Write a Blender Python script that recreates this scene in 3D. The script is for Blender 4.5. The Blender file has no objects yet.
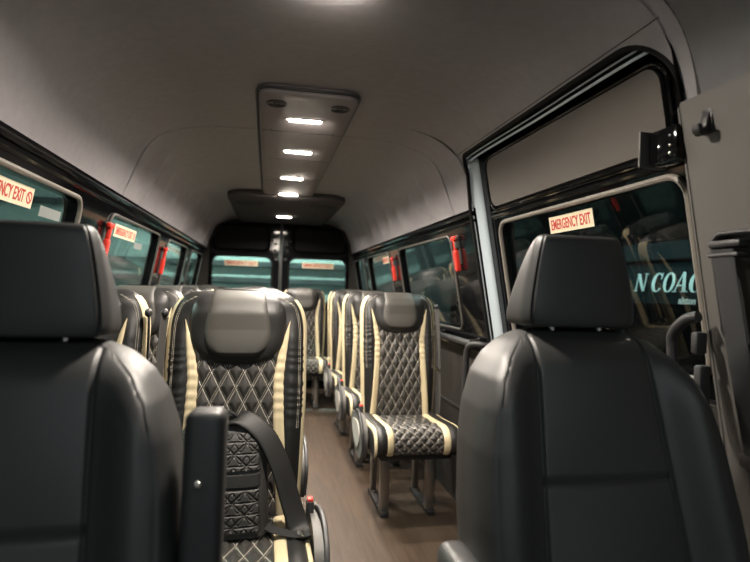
import bpy, bmesh, math, random
from mathutils import Vector, Matrix
random.seed(4)
PI = math.pi
SC = bpy.context.scene
COL = SC.collection

# ------------------------------------------------------------------ materials
def new_mat(name):
    m = bpy.data.materials.new(name); m.use_nodes = True
    nt = m.node_tree
    return m, nt, nt.nodes['Principled BSDF']

def mat(name, col, rough=0.5, metal=0.0, spec=0.5, bump=None, var=0.0, vscale=20.0, coat=0.0, emit=None, estr=0.0, sheen=0.0):
    m, nt, b = new_mat(name)
    b.inputs['Base Color'].default_value = (*col, 1)
    b.inputs['Roughness'].default_value = rough
    b.inputs['Metallic'].default_value = metal
    b.inputs['Specular IOR Level'].default_value = spec
    b.inputs['Coat Weight'].default_value = coat
    b.inputs['Coat Roughness'].default_value = 0.04
    if emit:
        b.inputs['Emission Color'].default_value = (*emit, 1)
        b.inputs['Emission Strength'].default_value = estr
    tc = nt.nodes.new('ShaderNodeTexCoord')
    if var > 0:
        n = nt.nodes.new('ShaderNodeTexNoise'); n.inputs['Scale'].default_value = vscale
        n.inputs['Detail'].default_value = 6
        nt.links.new(tc.outputs['Object'], n.inputs['Vector'])
        r = nt.nodes.new('ShaderNodeValToRGB')
        r.color_ramp.elements[0].position = 0.3; r.color_ramp.elements[1].position = 0.7
        r.color_ramp.elements[0].color = (*[c*(1-var) for c in col], 1)
        r.color_ramp.elements[1].color = (*[min(1, c*(1+var)) for c in col], 1)
        nt.links.new(n.outputs['Fac'], r.inputs['Fac'])
        nt.links.new(r.outputs['Color'], b.inputs['Base Color'])
    if bump:
        sc, st = bump
        v = nt.nodes.new('ShaderNodeTexVoronoi'); v.inputs['Scale'].default_value = sc
        nt.links.new(tc.outputs['Object'], v.inputs['Vector'])
        bp = nt.nodes.new('ShaderNodeBump'); bp.inputs['Strength'].default_value = st
        bp.inputs['Distance'].default_value = 0.002
        nt.links.new(v.outputs['Distance'], bp.inputs['Height'])
        nt.links.new(bp.outputs['Normal'], b.inputs['Normal'])
    return m

def math_node(nt, op, a, b=None, c=None):
    n = nt.nodes.new('ShaderNodeMath'); n.operation = op
    for i, v in enumerate((a, b, c)):
        if v is None: continue
        if isinstance(v, (int, float)): n.inputs[i].default_value = v
        else: nt.links.new(v, n.inputs[i])
    return n.outputs[0]

QW, QH = 0.049, 0.094
def quilt_mat():
    m, nt, b = new_mat('quilted_leather')
    uv = nt.nodes.new('ShaderNodeUVMap'); uv.uv_map = 'UVMap'
    sp = nt.nodes.new('ShaderNodeSeparateXYZ'); nt.links.new(uv.outputs['UV'], sp.inputs[0])
    u = math_node(nt, 'DIVIDE', sp.outputs[0], QW); v = math_node(nt, 'DIVIDE', sp.outputs[1], QH)
    p = math_node(nt, 'ADD', u, v); q = math_node(nt, 'SUBTRACT', u, v)
    def lines(p, q):
        f = math_node(nt, 'FRACT', math_node(nt, 'ADD', p, 100.0))
        t = math_node(nt, 'ABSOLUTE', math_node(nt, 'SUBTRACT', f, 0.5))
        d = math_node(nt, 'ABSOLUTE', math_node(nt, 'SUBTRACT', t, 0.432))
        on = math_node(nt, 'LESS_THAN', d, 0.015)
        dash = math_node(nt, 'LESS_THAN', math_node(nt, 'FRACT', math_node(nt, 'ADD', math_node(nt, 'MULTIPLY', q, 9.0), 900.0)), 0.66)
        return math_node(nt, 'MULTIPLY', on, dash)
    st = math_node(nt, 'MAXIMUM', lines(p, q), lines(q, p))
    mx = nt.nodes.new('ShaderNodeMix'); mx.data_type = 'RGBA'
    mx.inputs['A'].default_value = (0.034, 0.031, 0.028, 1)
    mx.inputs['B'].default_value = (0.62, 0.58, 0.49, 1)
    nt.links.new(st, mx.inputs['Factor'])
    nt.links.new(mx.outputs['Result'], b.inputs['Base Color'])
    b.inputs['Roughness'].default_value = 0.52
    return m

def wood_mat():
    m, nt, b = new_mat('wood_vinyl_floor')
    tc = nt.nodes.new('ShaderNodeTexCoord')
    mp = nt.nodes.new('ShaderNodeMapping'); mp.inputs['Scale'].default_value = (9, 0.9, 1)
    nt.links.new(tc.outputs['Object'], mp.inputs['Vector'])
    n = nt.nodes.new('ShaderNodeTexNoise'); n.inputs['Scale'].default_value = 4; n.inputs['Detail'].default_value = 9
    n.inputs['Distortion'].default_value = 0.6
    nt.links.new(mp.outputs['Vector'], n.inputs['Vector'])
    r = nt.nodes.new('ShaderNodeValToRGB')
    r.color_ramp.elements[0].position = 0.3; r.color_ramp.elements[1].position = 0.72
    r.color_ramp.elements[0].color = (0.041, 0.0265, 0.0168, 1); r.color_ramp.elements[1].color = (0.079, 0.0515, 0.0330, 1)
    nt.links.new(n.outputs['Fac'], r.inputs['Fac'])
    br = nt.nodes.new('ShaderNodeTexBrick')
    mp2 = nt.nodes.new('ShaderNodeMapping'); mp2.inputs['Rotation'].default_value = (0, 0, PI/2)
    nt.links.new(tc.outputs['Object'], mp2.inputs['Vector']); nt.links.new(mp2.outputs['Vector'], br.inputs['Vector'])
    br.inputs['Scale'].default_value = 1; br.inputs['Brick Width'].default_value = 0.9; br.inputs['Row Height'].default_value = 0.11
    br.inputs['Mortar Size'].default_value = 0.0014; br.inputs['Color1'].default_value = (1, 1, 1, 1); br.inputs['Color2'].default_value = (0.84, 0.84, 0.84, 1)
    br.inputs['Mortar'].default_value = (0.45, 0.45, 0.45, 1)
    mx = nt.nodes.new('ShaderNodeMix'); mx.data_type = 'RGBA'; mx.blend_type = 'MULTIPLY'; mx.inputs['Factor'].default_value = 1
    nt.links.new(r.outputs['Color'], mx.inputs['A']); nt.links.new(br.outputs['Color'], mx.inputs['B'])
    nt.links.new(mx.outputs['Result'], b.inputs['Base Color'])
    b.inputs['Roughness'].default_value = 0.5
    return m

def glass_mat(name, tint, ior=1.38):
    m = bpy.data.materials.new(name); m.use_nodes = True
    nt = m.node_tree; nt.nodes.clear()
    out = nt.nodes.new('ShaderNodeOutputMaterial')
    t = nt.nodes.new('ShaderNodeBsdfTransparent'); t.inputs['Color'].default_value = (*tint, 1)
    g = nt.nodes.new('ShaderNodeBsdfGlossy'); g.inputs['Roughness'].default_value = 0.01; g.inputs['Color'].default_value = (1, 1, 1, 1)
    f = nt.nodes.new('ShaderNodeFresnel'); f.inputs['IOR'].default_value = ior
    mx = nt.nodes.new('ShaderNodeMixShader')
    ge = nt.nodes.new('ShaderNodeNewGeometry')
    fr = math_node(nt, 'MULTIPLY', f.outputs[0], math_node(nt, 'SUBTRACT', 1.0, ge.outputs['Backfacing']))
    nt.links.new(fr, mx.inputs[0]); nt.links.new(t.outputs[0], mx.inputs[1]); nt.links.new(g.outputs[0], mx.inputs[2])
    nt.links.new(mx.outputs[0], out.inputs['Surface'])
    return m

M = dict(
    leather=mat('black_leather', (0.014, 0.0135, 0.013), 0.46, spec=0.42, bump=(420, 0.12)),
    leather_flap=mat('charcoal_leather', (0.050, 0.047, 0.041), 0.55, bump=(420, 0.12)),
    vinyl=mat('front_seat_vinyl', (0.029, 0.029, 0.029), 0.47, bump=(500, 0.10)),
    cream=mat('cream_leather', (0.58, 0.49, 0.31), 0.5, bump=(400, 0.1)),
    thread=mat('cream_thread', (0.50, 0.46, 0.38), 0.8),
    quilt=quilt_mat(),
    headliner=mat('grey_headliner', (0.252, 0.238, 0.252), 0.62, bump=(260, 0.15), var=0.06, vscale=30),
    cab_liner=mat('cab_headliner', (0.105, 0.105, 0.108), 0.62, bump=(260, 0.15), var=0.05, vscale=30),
    door_fabric=mat('door_panel_fabric', (0.105, 0.094, 0.084), 0.65, bump=(300, 0.15)),
    seam=mat('headliner_seam', (0.03, 0.03, 0.03), 0.7),
    console=mat('console_plastic', (0.20, 0.183, 0.188), 0.75, spec=0.25),
    dark_plastic=mat('dark_plastic', (0.022, 0.022, 0.023), 0.5),
    grey_plastic=mat('grey_plastic', (0.100, 0.095, 0.088), 0.55, bump=(600, 0.1)),
    light_grey=mat('light_grey_plastic', (0.34, 0.32, 0.29), 0.5),
    lower=mat('lower_wall_vinyl', (0.022, 0.020, 0.018), 0.55),
    gloss=mat('gloss_black_paint', (0.0035, 0.0035, 0.004), 0.07, spec=0.26),
    housing=mat('roof_housing_felt', (0.07, 0.065, 0.067), 0.9, spec=0.1),
    rubber=mat('rubber_seal', (0.007, 0.007, 0.007), 0.8, spec=0.15),
    seal=mat('window_seal', (0.20, 0.18, 0.155), 0.4),
    seal_dark=mat('window_seal_dark', (0.085, 0.078, 0.07), 0.4),
    blue=mat('pale_blue_paint', (0.60, 0.70, 0.76), 0.2, coat=0.3),
    rail=mat('rail_painted_reflection', (0.72, 0.80, 0.92), 0.25, coat=0.3),  # lamp reflections along the door track put into the colour
    steel=mat('dark_steel', (0.32, 0.30, 0.27), 0.30, metal=0.9),
    chrome=mat('chrome', (0.7, 0.69, 0.66), 0.18, metal=1.0),
    belt=mat('grey_webbing', (0.062, 0.060, 0.057), 0.75),
    belt_dark=mat('dark_webbing', (0.026, 0.027, 0.029), 0.7),
    red=mat('red_plastic', (0.74, 0.045, 0.028), 0.4),
    sticker=mat('cream_sticker', (0.82, 0.72, 0.52), 0.5),
    sticker_red=mat('red_print', (0.55, 0.03, 0.02), 0.5),
    sticker_grey=mat('grey_sticker', (0.25, 0.27, 0.26), 0.5),
    lamp=mat('lamp_lens', (0.9, 0.85, 0.75), 0.4, emit=(1.0, 0.89, 0.76), estr=22.0),
    glass=glass_mat('tinted_glass', (0.60, 0.67, 0.645)),
    floor=wood_mat(),
    bag=mat('backpack_leather', (0.026, 0.025, 0.023), 0.58, bump=(500, 0.1)),
    bag_strap=mat('backpack_strap', (0.013, 0.0125, 0.012), 0.55, spec=0.35),
    bag_web=mat('black_webbing', (0.008, 0.008, 0.008), 0.8),
    wallpaint=mat('garage_wall', (0.30, 0.39, 0.36), 0.7, var=0.1, vscale=1.2),
    garage_dark=mat('garage_dark_band', (0.04, 0.05, 0.05), 0.6),
    concrete=mat('concrete', (0.20, 0.205, 0.21), 0.7, var=0.15, vscale=3),
    coach=mat('coach_paint', (0.0085, 0.017, 0.020), 0.8, spec=0.05),
    coach_black=mat('coach_lower', (0.002, 0.0025, 0.003), 0.9, spec=0.0),
    coach_glass=mat('coach_glass', (0.002, 0.0025, 0.0025), 0.9, spec=0.0),
    letters=mat('pale_cyan_letters', (0.72, 0.96, 0.98), 0.6),
    lamp_dim=mat('dim_lamp_lens', (0.9, 0.85, 0.75), 0.4, emit=(1.0, 0.89, 0.76), estr=60.0),
    added_lamp=mat('added_lamp_tube', (0.9, 0.9, 0.9), 0.5, emit=(0.85, 1.0, 0.98), estr=48.0),  # glow of the strip lights added outside the van
    added_mid_lamp=mat('added_mid_lamp_tube', (0.9, 0.9, 0.9), 0.5, emit=(0.85, 1.0, 1.0), estr=11.0),
    added_weak_lamp=mat('added_weak_lamp_tube', (0.9, 0.9, 0.9), 0.5, emit=(0.9, 1.0, 1.0), estr=6.0),
    white=mat('white_letters', (0.85, 0.9, 0.9), 0.5),
)

# ------------------------------------------------------------------ helpers
def obj(name, bm, m, parent=None, smooth=True, recalc=True):
    me = bpy.data.meshes.new(name)
    if recalc: bmesh.ops.recalc_face_normals(bm, faces=bm.faces)
    bm.to_mesh(me); bm.free()
    if smooth:
        me.polygons.foreach_set('use_smooth', [True]*len(me.polygons))
        try: me.set_sharp_from_angle(angle=math.radians(42))
        except Exception: pass
    me.materials.append(m)
    o = bpy.data.objects.new(name, me); COL.objects.link(o)
    if parent: o.parent = parent
    return o

def thing(name, label, cat, loc=(0, 0, 0), group=None):
    o = bpy.data.objects.new(name, None); COL.objects.link(o)
    o.location = loc; o.empty_display_size = 0.1
    o['label'] = label; o['category'] = cat
    if group: o['group'] = group
    return o

def tag(o, label, cat, group=None):
    o['label'] = label; o['category'] = cat
    if group: o['group'] = group
    return o

def struct(o):
    o['kind'] = 'structure'; return o

def copy_tree(o, parent=None, skip=()):
    c = o.copy(); COL.objects.link(c)
    if parent: c.parent = parent
    for ch in [x for x in bpy.data.objects if x.parent == o]:
        if ch.name.split('.')[0] not in skip: copy_tree(ch, c, skip)
    return c

def surf(bm, f, nu, nv, close_u=False, close_v=False, uv=None):
    """f(i/nu, j/nv) -> point"""
    cu = nu if close_u else nu+1; cv = nv if close_v else nv+1
    V = [[bm.verts.new(f(i/nu, j/nv)) for j in range(cv)] for i in range(cu)]
    lay = None
    if uv: lay = bm.loops.layers.uv.get('UVMap') or bm.loops.layers.uv.new('UVMap')
    for i in range(nu):
        for j in range(nv):
            q = [(i, j), (i+1, j), (i+1, j+1), (i, j+1)]
            try: fc = bm.faces.new([V[a % cu][b % cv] for a, b in q])
            except ValueError: continue
            if lay:
                for lp, (a, b) in zip(fc.loops, q): lp[lay].uv = uv(a/nu, b/nv)
    return V

def box(bm, c, s, bev=0.0, seg=2, rot=None):
    r = bmesh.ops.create_cube(bm, size=1.0)
    vs = r['verts']
    mtx = Matrix.Translation(c) @ (rot if rot else Matrix.Identity(4)) @ Matrix.Diagonal((*s, 1))
    bmesh.ops.transform(bm, matrix=mtx, verts=vs)
    if bev > 0:
        es = list({e for v in vs for e in v.link_edges})
        bmesh.ops.bevel(bm, geom=es, offset=bev, segments=seg, profile=0.5, affect='EDGES')

def smooth_path(pts, n=8):
    P = [Vector(p) for p in pts]
    if len(P) < 3: return P
    out = []
    for i in range(len(P)-1):
        p0 = P[max(i-1, 0)]; p1 = P[i]; p2 = P[i+1]; p3 = P[min(i+2, len(P)-1)]
        for k in range(n):
            t = k/n
            out.append(0.5*((2*p1)+(-p0+p2)*t+(2*p0-5*p1+4*p2-p3)*t*t+(-p0+3*p1-3*p2+p3)*t**3))
    out.append(P[-1])
    return out

def sweep(bm, pts, section, side=None, closed=False):
    """sweep closed 2-D section (list of (a,b)) along pts; a along the side vector, b along the normal"""
    n = len(pts); rings = []
    prev = None
    for i, p in enumerate(pts):
        if closed: t = (pts[(i+1) % n]-pts[i-1])
        else: t = pts[min(i+1, n-1)]-pts[max(i-1, 0)]
        t = t.normalized()
        if side is not None:
            s = side[i] if isinstance(side, list) else side
            s = (s - t*s.dot(t)).normalized()
        elif prev is None:
            a = Vector((0, 0, 1)) if abs(t.z) < 0.9 else Vector((1, 0, 0))
            s = t.cross(a).normalized()
        else:
            s = (prev - t*prev.dot(t)).normalized()
        prev = s
        b = t.cross(s)
        rings.append([bm.verts.new(p+s*x+b*y) for x, y in section])
    m = len(section)
    for i in range(n if closed else n-1):
        A, B = rings[i], rings[(i+1) % n]
        for k in range(m):
            bm.faces.new((A[k], A[(k+1) % m], B[(k+1) % m], B[k]))
    if not closed:
        bm.faces.new(rings[0][::-1]); bm.faces.new(rings[-1])

def circ(r, n=10):
    return [(r*math.cos(2*PI*k/n), r*math.sin(2*PI*k/n)) for k in range(n)]

def flat(w, t, n=16, e=4.0):
    o = []
    for k in range(n):
        a = 2*PI*(k+0.5)/n; c, s = math.cos(a), math.sin(a)
        o.append((w/2*math.copysign(abs(c)**(2/e), c), t/2*math.copysign(abs(s)**(2/e), s)))
    return o

def rrect(x0, x1, y0, y1, r, n=6):
    o = []
    for cx, cy, a0 in ((x1-r, y1-r, 0), (x0+r, y1-r, 90), (x0+r, y0+r, 180), (x1-r, y0+r, 270)):
        for k in range(n+1):
            a = math.radians(a0+90*k/n); o.append((cx+r*math.cos(a), cy+r*math.sin(a)))
    return o

def plate(bm, outer, holes, mapf, th, bev=0.0):
    """planar polygon with holes in (a,b); mapf(a,b,off) -> 3-D; thickness along off"""
    tmp = bmesh.new(); loops = []
    es = []
    for lp in [outer]+holes:
        vs = [tmp.verts.new((a, b, 0)) for a, b in lp]; loops.append(vs)
        for i in range(len(vs)): es.append(tmp.edges.new((vs[i], vs[(i+1) % len(vs)])))
    bmesh.ops.triangle_fill(tmp, edges=es, use_beauty=True, use_dissolve=False)
    tmp.verts.index_update()
    co = [(v.co.x, v.co.y) for v in tmp.verts]
    A = [bm.verts.new(mapf(a, b, 0)) for a, b in co]
    B = [bm.verts.new(mapf(a, b, th)) for a, b in co]
    for f in tmp.faces:
        ix = [v.index for v in f.verts]
        bm.faces.new([A[i] for i in ix]); bm.faces.new([B[i] for i in reversed(ix)])
    for vs in loops:
        ix = [v.index for v in vs]
        for i in range(len(ix)):
            a, b = ix[i], ix[(i+1) % len(ix)]
            bm.faces.new((A[a], B[a], B[b], A[b]))
    tmp.free()

def ss(a, b, x):
    t = min(1, max(0, (x-a)/(b-a))); return t*t*(3-2*t)

def lerp_tab(tab, z):
    if z <= tab[0][0]: return tab[0][1]
    for (a, va), (b, vb) in zip(tab, tab[1:]):
        if z <= b:
            t = (z-a)/(b-a); return va+(vb-va)*t
    return tab[-1][1]

def text_bm(s, size, off=0.0, shear=0.0, sx=1.0, ext=0.0008):
    cu = bpy.data.curves.new('t', 'FONT'); cu.body = s; cu.size = size; cu.offset = off; cu.shear = shear
    cu.extrude = ext; cu.align_x = 'CENTER'; cu.align_y = 'CENTER'; cu.resolution_u = 3
    o = bpy.data.objects.new('t', cu); COL.objects.link(o)
    dg = bpy.context.evaluated_depsgraph_get(); dg.update()
    me = bpy.data.meshes.new_from_object(o.evaluated_get(dg))
    bpy.data.objects.remove(o); bpy.data.curves.remove(cu)
    bm = bmesh.new(); bm.from_mesh(me); bpy.data.meshes.remove(me)
    for v in bm.verts: v.co.x *= sx
    return bm

def frame_mtx(loc, xa, ya):
    xa = Vector(xa).normalized(); ya = Vector(ya).normalized(); za = xa.cross(ya)
    m = Matrix((xa, ya, za)).transposed().to_4x4(); m.translation = loc
    return m

# ------------------------------------------------------------------ van shell
ZH = 1.545            # lower edge of the headliner
YF, YR = -0.35, 6.20  # front and rear limits
SL = 0.183
def xw(z): return 0.92-(z-0.84)*SL      # side wall half-width in the window belt
PROF = [(0.790, ZH), (0.772, 1.64), (0.748, 1.715), (0.712, 1.775), (0.655, 1.825), (0.575, 1.862), (0.47, 1.885), (0.33, 1.897), (0.0, 1.902)]
_pp = smooth_path([(a, 0, b) for a, b in PROF], 10)
_L = [0]
for i in range(1, len(_pp)): _L.append(_L[-1]+(_pp[i]-_pp[i-1]).length)
def prof(s):   # s in 0..1 from the wall edge to the roof centre
    d = s*_L[-1]
    for i in range(1, len(_pp)):
        if d <= _L[i]:
            t = (d-_L[i-1])/(_L[i]-_L[i-1]); p = _pp[i-1].lerp(_pp[i], t); return p.x, p.z
    return _pp[-1].x, _pp[-1].z
def prof_s_at_z(z):
    lo, hi = 0, 1
    for _ in range(40):
        m = (lo+hi)/2
        if prof(m)[1] < z: lo = m
        else: hi = m
    return lo

SEAMS = [2.62, 3.30, 3.95, 4.60]
rows = []
y = YF
while y < YR+1e-6:
    rows.append(y); y += 0.02
for sm in SEAMS: rows += [sm-0.012, sm-0.005, sm-0.002, sm, sm+0.002, sm+0.005, sm+0.012]
OF, OR, OT = 1.06, 2.36, 1.772      # sliding door opening front, rear, top
def z_open_rows():
    o = []
    rf, rr = 0.15, 0.075
    for k in range(13):
        a = PI/2*k/12
        o.append((OF+rf*(1-math.cos(a)), OT-rf+rf*math.sin(a)))
    for k in range(13):
        a = PI/2*k/12
        o.append((OR-rr*(1-math.sin(a)), OT-rr+rr*math.cos(a)))
    o = [(OF-0.001, ZH), (OF, OT-rf-0.001)]+o+[(OR+0.0005, OT-rr-0.001), (OR+0.001, ZH)]
    return o
open_rows = z_open_rows()
allrows = [(y, ZH) for y in rows if y < OF-0.004 or y > OR+0.004]
mid = [y for y in rows if OF+0.16 < y < OR-0.08]
allrows += open_rows+[(y, OT) for y in mid]
allrows.sort()
def headliner(name, rws, m):
    bm = bmesh.new(); NS = 40; prev = None
    for (y, ze) in rws:
        ring = []
        groove = sum((0.005 if s < 3 else 0.002)*math.exp(-((y-s)/0.004)**2) for s in SEAMS)
        und = 0.034*(0.5-abs(math.sin(PI*(y-2.62)/0.33))**0.6)+0.003*math.sin(2*PI*y/0.21+1) if y > 2.62 else 0.017*ss(2.52, 2.62, y)
        for side in (-1, 1):
            s0 = 0 if side < 0 else prof_s_at_z(ze) if ze > ZH else 0
            pts = []
            for k in range(NS+1):
                s = s0+(1-s0)*k/NS
                x, z = prof(s); x2, z2 = prof(min(1, s+0.01)); x1, z1 = prof(max(0, s-0.01))
                n = Vector((-(z2-z1), (x2-x1)))
                if n.length > 0: n.normalize()
                n = -n if n.x > 0 else n     # inward: towards smaller x / lower z
                if n.y > 0: n.y = -n.y
                d = -groove + (und+(0.019 if y > 2.62 else 0.002))*math.sin(PI*min(1, s/0.34))*ss(0, 0.05, s)
                pts.append((side*(x+n.x*d), y, z+n.y*d))
            ring += pts if side < 0 else list(reversed(pts))[1:]
        vs = [bm.verts.new(p) for p in ring]
        if prev:
            for k in range(len(vs)-1): bm.faces.new((prev[k], prev[k+1], vs[k+1], vs[k]))
        prev = vs
    o = obj(name, bm, m, recalc=False)
    return struct(o)
YC = OF-0.045
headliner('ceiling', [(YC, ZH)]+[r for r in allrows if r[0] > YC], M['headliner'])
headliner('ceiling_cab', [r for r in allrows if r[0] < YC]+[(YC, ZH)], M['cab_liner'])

# seam roll in front of the sliding door opening
bm = bmesh.new()
pts = [Vector((prof(s/40)[0]+0.004, OF-0.045, prof(s/40)[1]+0.004)) for s in range(0, 31)]
sweep(bm, smooth_path(pts, 3), circ(0.008, 8))
struct(obj('trim_1', bm, M['seam']))

# floor
bm = bmesh.new(); box(bm, (0, (YF+YR)/2, -0.03), (1.86, YR-YF, 0.06))
struct(obj('floor', bm, M['floor'], smooth=False))

def side_map(sd, base=0.0):
    return lambda y, z, off: Vector((sd*(xw(z)+base+off), y, z))

def seal_ring(bm, hole, mp, off, r):
    sweep(bm, [mp(a, b, off) for a, b in hole], circ(r, 8), closed=True)

def side_wall(name, sd, y0, y1, holes):
    mp = side_map(sd)
    bm = bmesh.new()
    plate(bm, [(y0, 0.86), (y1, 0.86), (y1, ZH+0.003), (y0, ZH+0.003)], holes, mp, 0.05)
    # gutters under the headliner
    for z, r in ((1.522, 0.013), (1.490, 0.008)):
        sweep(bm, [mp(y0, z, 0), mp(y1, z, 0)], circ(r, 8))
    w = struct(obj(name, bm, M['gloss']))
    bm = bmesh.new()
    def lp(u, v):
        y = y0+(y1-y0)*u; z = -0.0+0.90*v
        x = 0.925-0.004*math.sin(PI*v)
        if v > 0.97: x = 0.915
        return Vector((sd*x, y, z))
    surf(bm, lp, 30, 20)
    box(bm, (sd*0.94, (y0+y1)/2, 0.90), (0.06, y1-y0, 0.05), 0.012)
    obj('lower_panel', bm, M['lower'], w)
    # panel lines of the lower wall
    bm = bmesh.new()
    for yy in [y0+0.35+k*0.8 for k in range(int((y1-y0)/0.8)+1)]:
        if yy < y1: box(bm, (sd*0.921, yy, 0.45), (0.012, 0.02, 0.86), 0.003)
    box(bm, (sd*0.918, (y0+y1)/2, 0.52), (0.012, y1-y0, 0.018), 0.004)
    obj('panel_rib', bm, M['dark_plastic'], w)
    return w

def window(n, sd, y0, y1, z0, z1, base=0.0, r=0.055, parent=None):
    mp = side_map(sd, base)
    hole = rrect(y0, y1, z0, z1, r)
    bm = bmesh.new(); seal_ring(bm, hole, mp, -0.004, 0.009 if n in (0, 1) else 0.006)
    w = obj(f'window_{n}' if parent is None else 'window_seal', bm, M['seal'] if n in (0, 1) else M['seal_dark'], parent)
    if parent is None: struct(w)
    bm = bmesh.new(); plate(bm, rrect(y0-0.01, y1+0.01, z0-0.01, z1+0.01, r), [], mp_off(mp, 0.022), 0.004)
    obj('pane', bm, M['glass'], w, smooth=False)
    return w
def mp_off(mp, d): return lambda a, b, off: mp(a, b, off+d)

LW = [(0.95, 2.14), (2.52, 3.60), (3.88, 4.78), (5.02, 5.85)]
RW = [(2.72, 3.88), (4.20, 5.15), (5.36, 5.95)]
Z0, Z1 = 0.955, 1.452
side_wall('wall_left', -1, 0.55, YR, [rrect(a, b, Z0, Z1, 0.055) for a, b in LW])
side_wall('wall_right', 1, OR, YR, [rrect(a, b, Z0, Z1, 0.055) for a, b in RW])
k = 0
for a, b in LW: k += 1; window(k, -1, a, b, Z0, Z1)
for a, b in RW: k += 1; window(k, 1, a, b, Z0, Z1)

# ---- sliding door (right side)
DB = 0.045
mp = side_map(1, DB)
bm = bmesh.new()
plate(bm, rrect(1.03, 2.345, 0.05, 1.80, 0.05), [rrect(1.13, 2.20, 0.955, 1.462, 0.06)], mp, 0.05)
# pressed ridges over the window
for z, r in ((1.492, 0.010), (1.512, 0.006)):
    sweep(bm, [mp(1.10, z, 0), mp(2.26, z, 0)], circ(r, 8))
# raised ring around the upper panel
seal_ring(bm, rrect(1.145, 2.255, 1.522, 1.748, 0.06), mp, -0.002, 0.008)
door = struct(obj('door_1', bm, M['gloss']))
bm = bmesh.new()
def pad(o, i, mapf, h, rnd=5):
    pass
plate(bm, rrect(1.165, 2.235, 1.533, 1.736, 0.05), [], mp_off(mp, -0.010), 0.02)
obj('upper_panel', bm, M['door_fabric'], door)
window(0, 1, 1.13, 2.20, 0.955, 1.462, DB, 0.06, door)
bm = bmesh.new(); plate(bm, rrect(1.08, 2.30, 0.10, 0.90, 0.05), [], mp_off(mp, -0.02), 0.02)
obj('lower_panel', bm, M['lower'], door)
# latch bracket on the front edge of the door
bm = bmesh.new()
box(bm, (0.790, 1.105, 1.515), (0.06, 0.095, 0.085), 0.012)
br = obj('latch_bracket', bm, M['gloss'], door)
bm = bmesh.new(); box(bm, (0.775, 1.154, 1.515), (0.075, 0.008, 0.088), 0.003)
obj('bracket_edge', bm, M['grey_plastic'], br)
bm = bmesh.new()
for z in (1.490, 1.508, 1.530):
    bmesh.ops.create_uvsphere(bm, u_segments=8, v_segments=6, radius=0.004, matrix=Matrix.Translation((0.758, 1.075, z)))
for y in (1.075, 1.085, 1.095):
    bmesh.ops.create_uvsphere(bm, u_segments=8, v_segments=6, radius=0.0045, matrix=Matrix.Translation((xw(1.64+y-1.08)+DB, y+0.02, 1.60+(y-1.075)*6)))
obj('bolt', bm, M['chrome'], door)
# ---- jamb around the opening
bm = bmesh.new()
def jamb(u, v):      # rear jamb face, pale blue
    z = 0.05+(1.765-0.05)*v
    a = Vector((xw(z)-0.006, OR+0.004, z)); b = Vector((xw(z)+DB+0.004, OR-0.030, z))
    p = a.lerp(b, u)
    p.y += 0.006*math.sin(PI*u*2)
    return p
surf(bm, jamb, 8, 40)
struct(obj('trim_2', bm, M['blue']))
bm = bmesh.new()     # rubber seal round the opening
path = [Vector((xw(z)-0.012, OR+0.012, z)) for z in (0.06, 0.5, 0.95, 1.3, ZH)]
for (yy, zz) in reversed(open_rows[1:-1]):
    s = prof_s_at_z(zz); path.append(Vector((prof(s)[0]+0.002, yy, zz+0.002)))
sweep(bm, path, circ(0.009, 8))
struct(obj('trim_3', bm, M['rubber']))
bm = bmesh.new()     # black header above the door
def header(u, v):
    y = OF-0.01+(OR-OF+0.02)*v
    a = Vector((0.700, y, 1.782)); b = Vector((0.815, y, 1.778))
    p = a.lerp(b, u); p.z += 0.008*math.sin(PI*u)
    return p
surf(bm, header, 8, 20)
struct(obj('trim_4', bm, M['rubber']))
bm = bmesh.new()     # sliding door track, its pale colour standing in for reflected light
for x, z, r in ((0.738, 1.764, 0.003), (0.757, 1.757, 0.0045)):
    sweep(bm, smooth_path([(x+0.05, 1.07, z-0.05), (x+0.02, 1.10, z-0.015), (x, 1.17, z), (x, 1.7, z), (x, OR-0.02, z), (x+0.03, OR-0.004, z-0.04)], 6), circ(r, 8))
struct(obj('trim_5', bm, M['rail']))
bm = bmesh.new()     # front jamb
def fjamb(u, v):
    z = 0.05+1.73*v
    return Vector((xw(z)-0.02, OF-0.004, z)).lerp(Vector((xw(z)+DB+0.03, OF+0.004, z)), u)
surf(bm, fjamb, 4, 20)
struct(obj('trim_6', bm, M['gloss']))

# ---- B pillar trim in front of the opening
bm = bmesh.new()
mpB = side_map(1)
outer = [(0.30, 0.0), (OF+0.004, 0.0), (OF+0.004, 1.585), (OF-0.008, 1.598), (0.30, 1.598)]
plate(bm, outer, [rrect(0.84, 1.016, 1.065, 1.300, 0.03)], side_map(1, -0.018), 0.04)
pil = struct(obj('wall_pillar', bm, M['grey_plastic'], smooth=False))
bm = bmesh.new()     # belt recess
plate(bm, rrect(0.83, 1.032, 1.065, 1.328, 0.03), [], side_map(1, 0.005), 0.01)
obj('belt_recess', bm, M['dark_plastic'], pil)
bm = bmesh.new()
seal_ring(bm, rrect(0.84, 1.016, 1.065, 1.300, 0.03), side_map(1, -0.018), -0.001, 0.005)
obj('recess_rim', bm, M['dark_plastic'], pil)
bm = bmesh.new()
plate(bm, [(0.30, 1.10), (0.88, 1.10), (0.90, 1.07), (0.90, 0.2), (0.30, 0.2)], [], side_map(1, -0.046), 0.03)
obj('pillar_panel', bm, M['grey_plastic'], pil, smooth=False)

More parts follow.
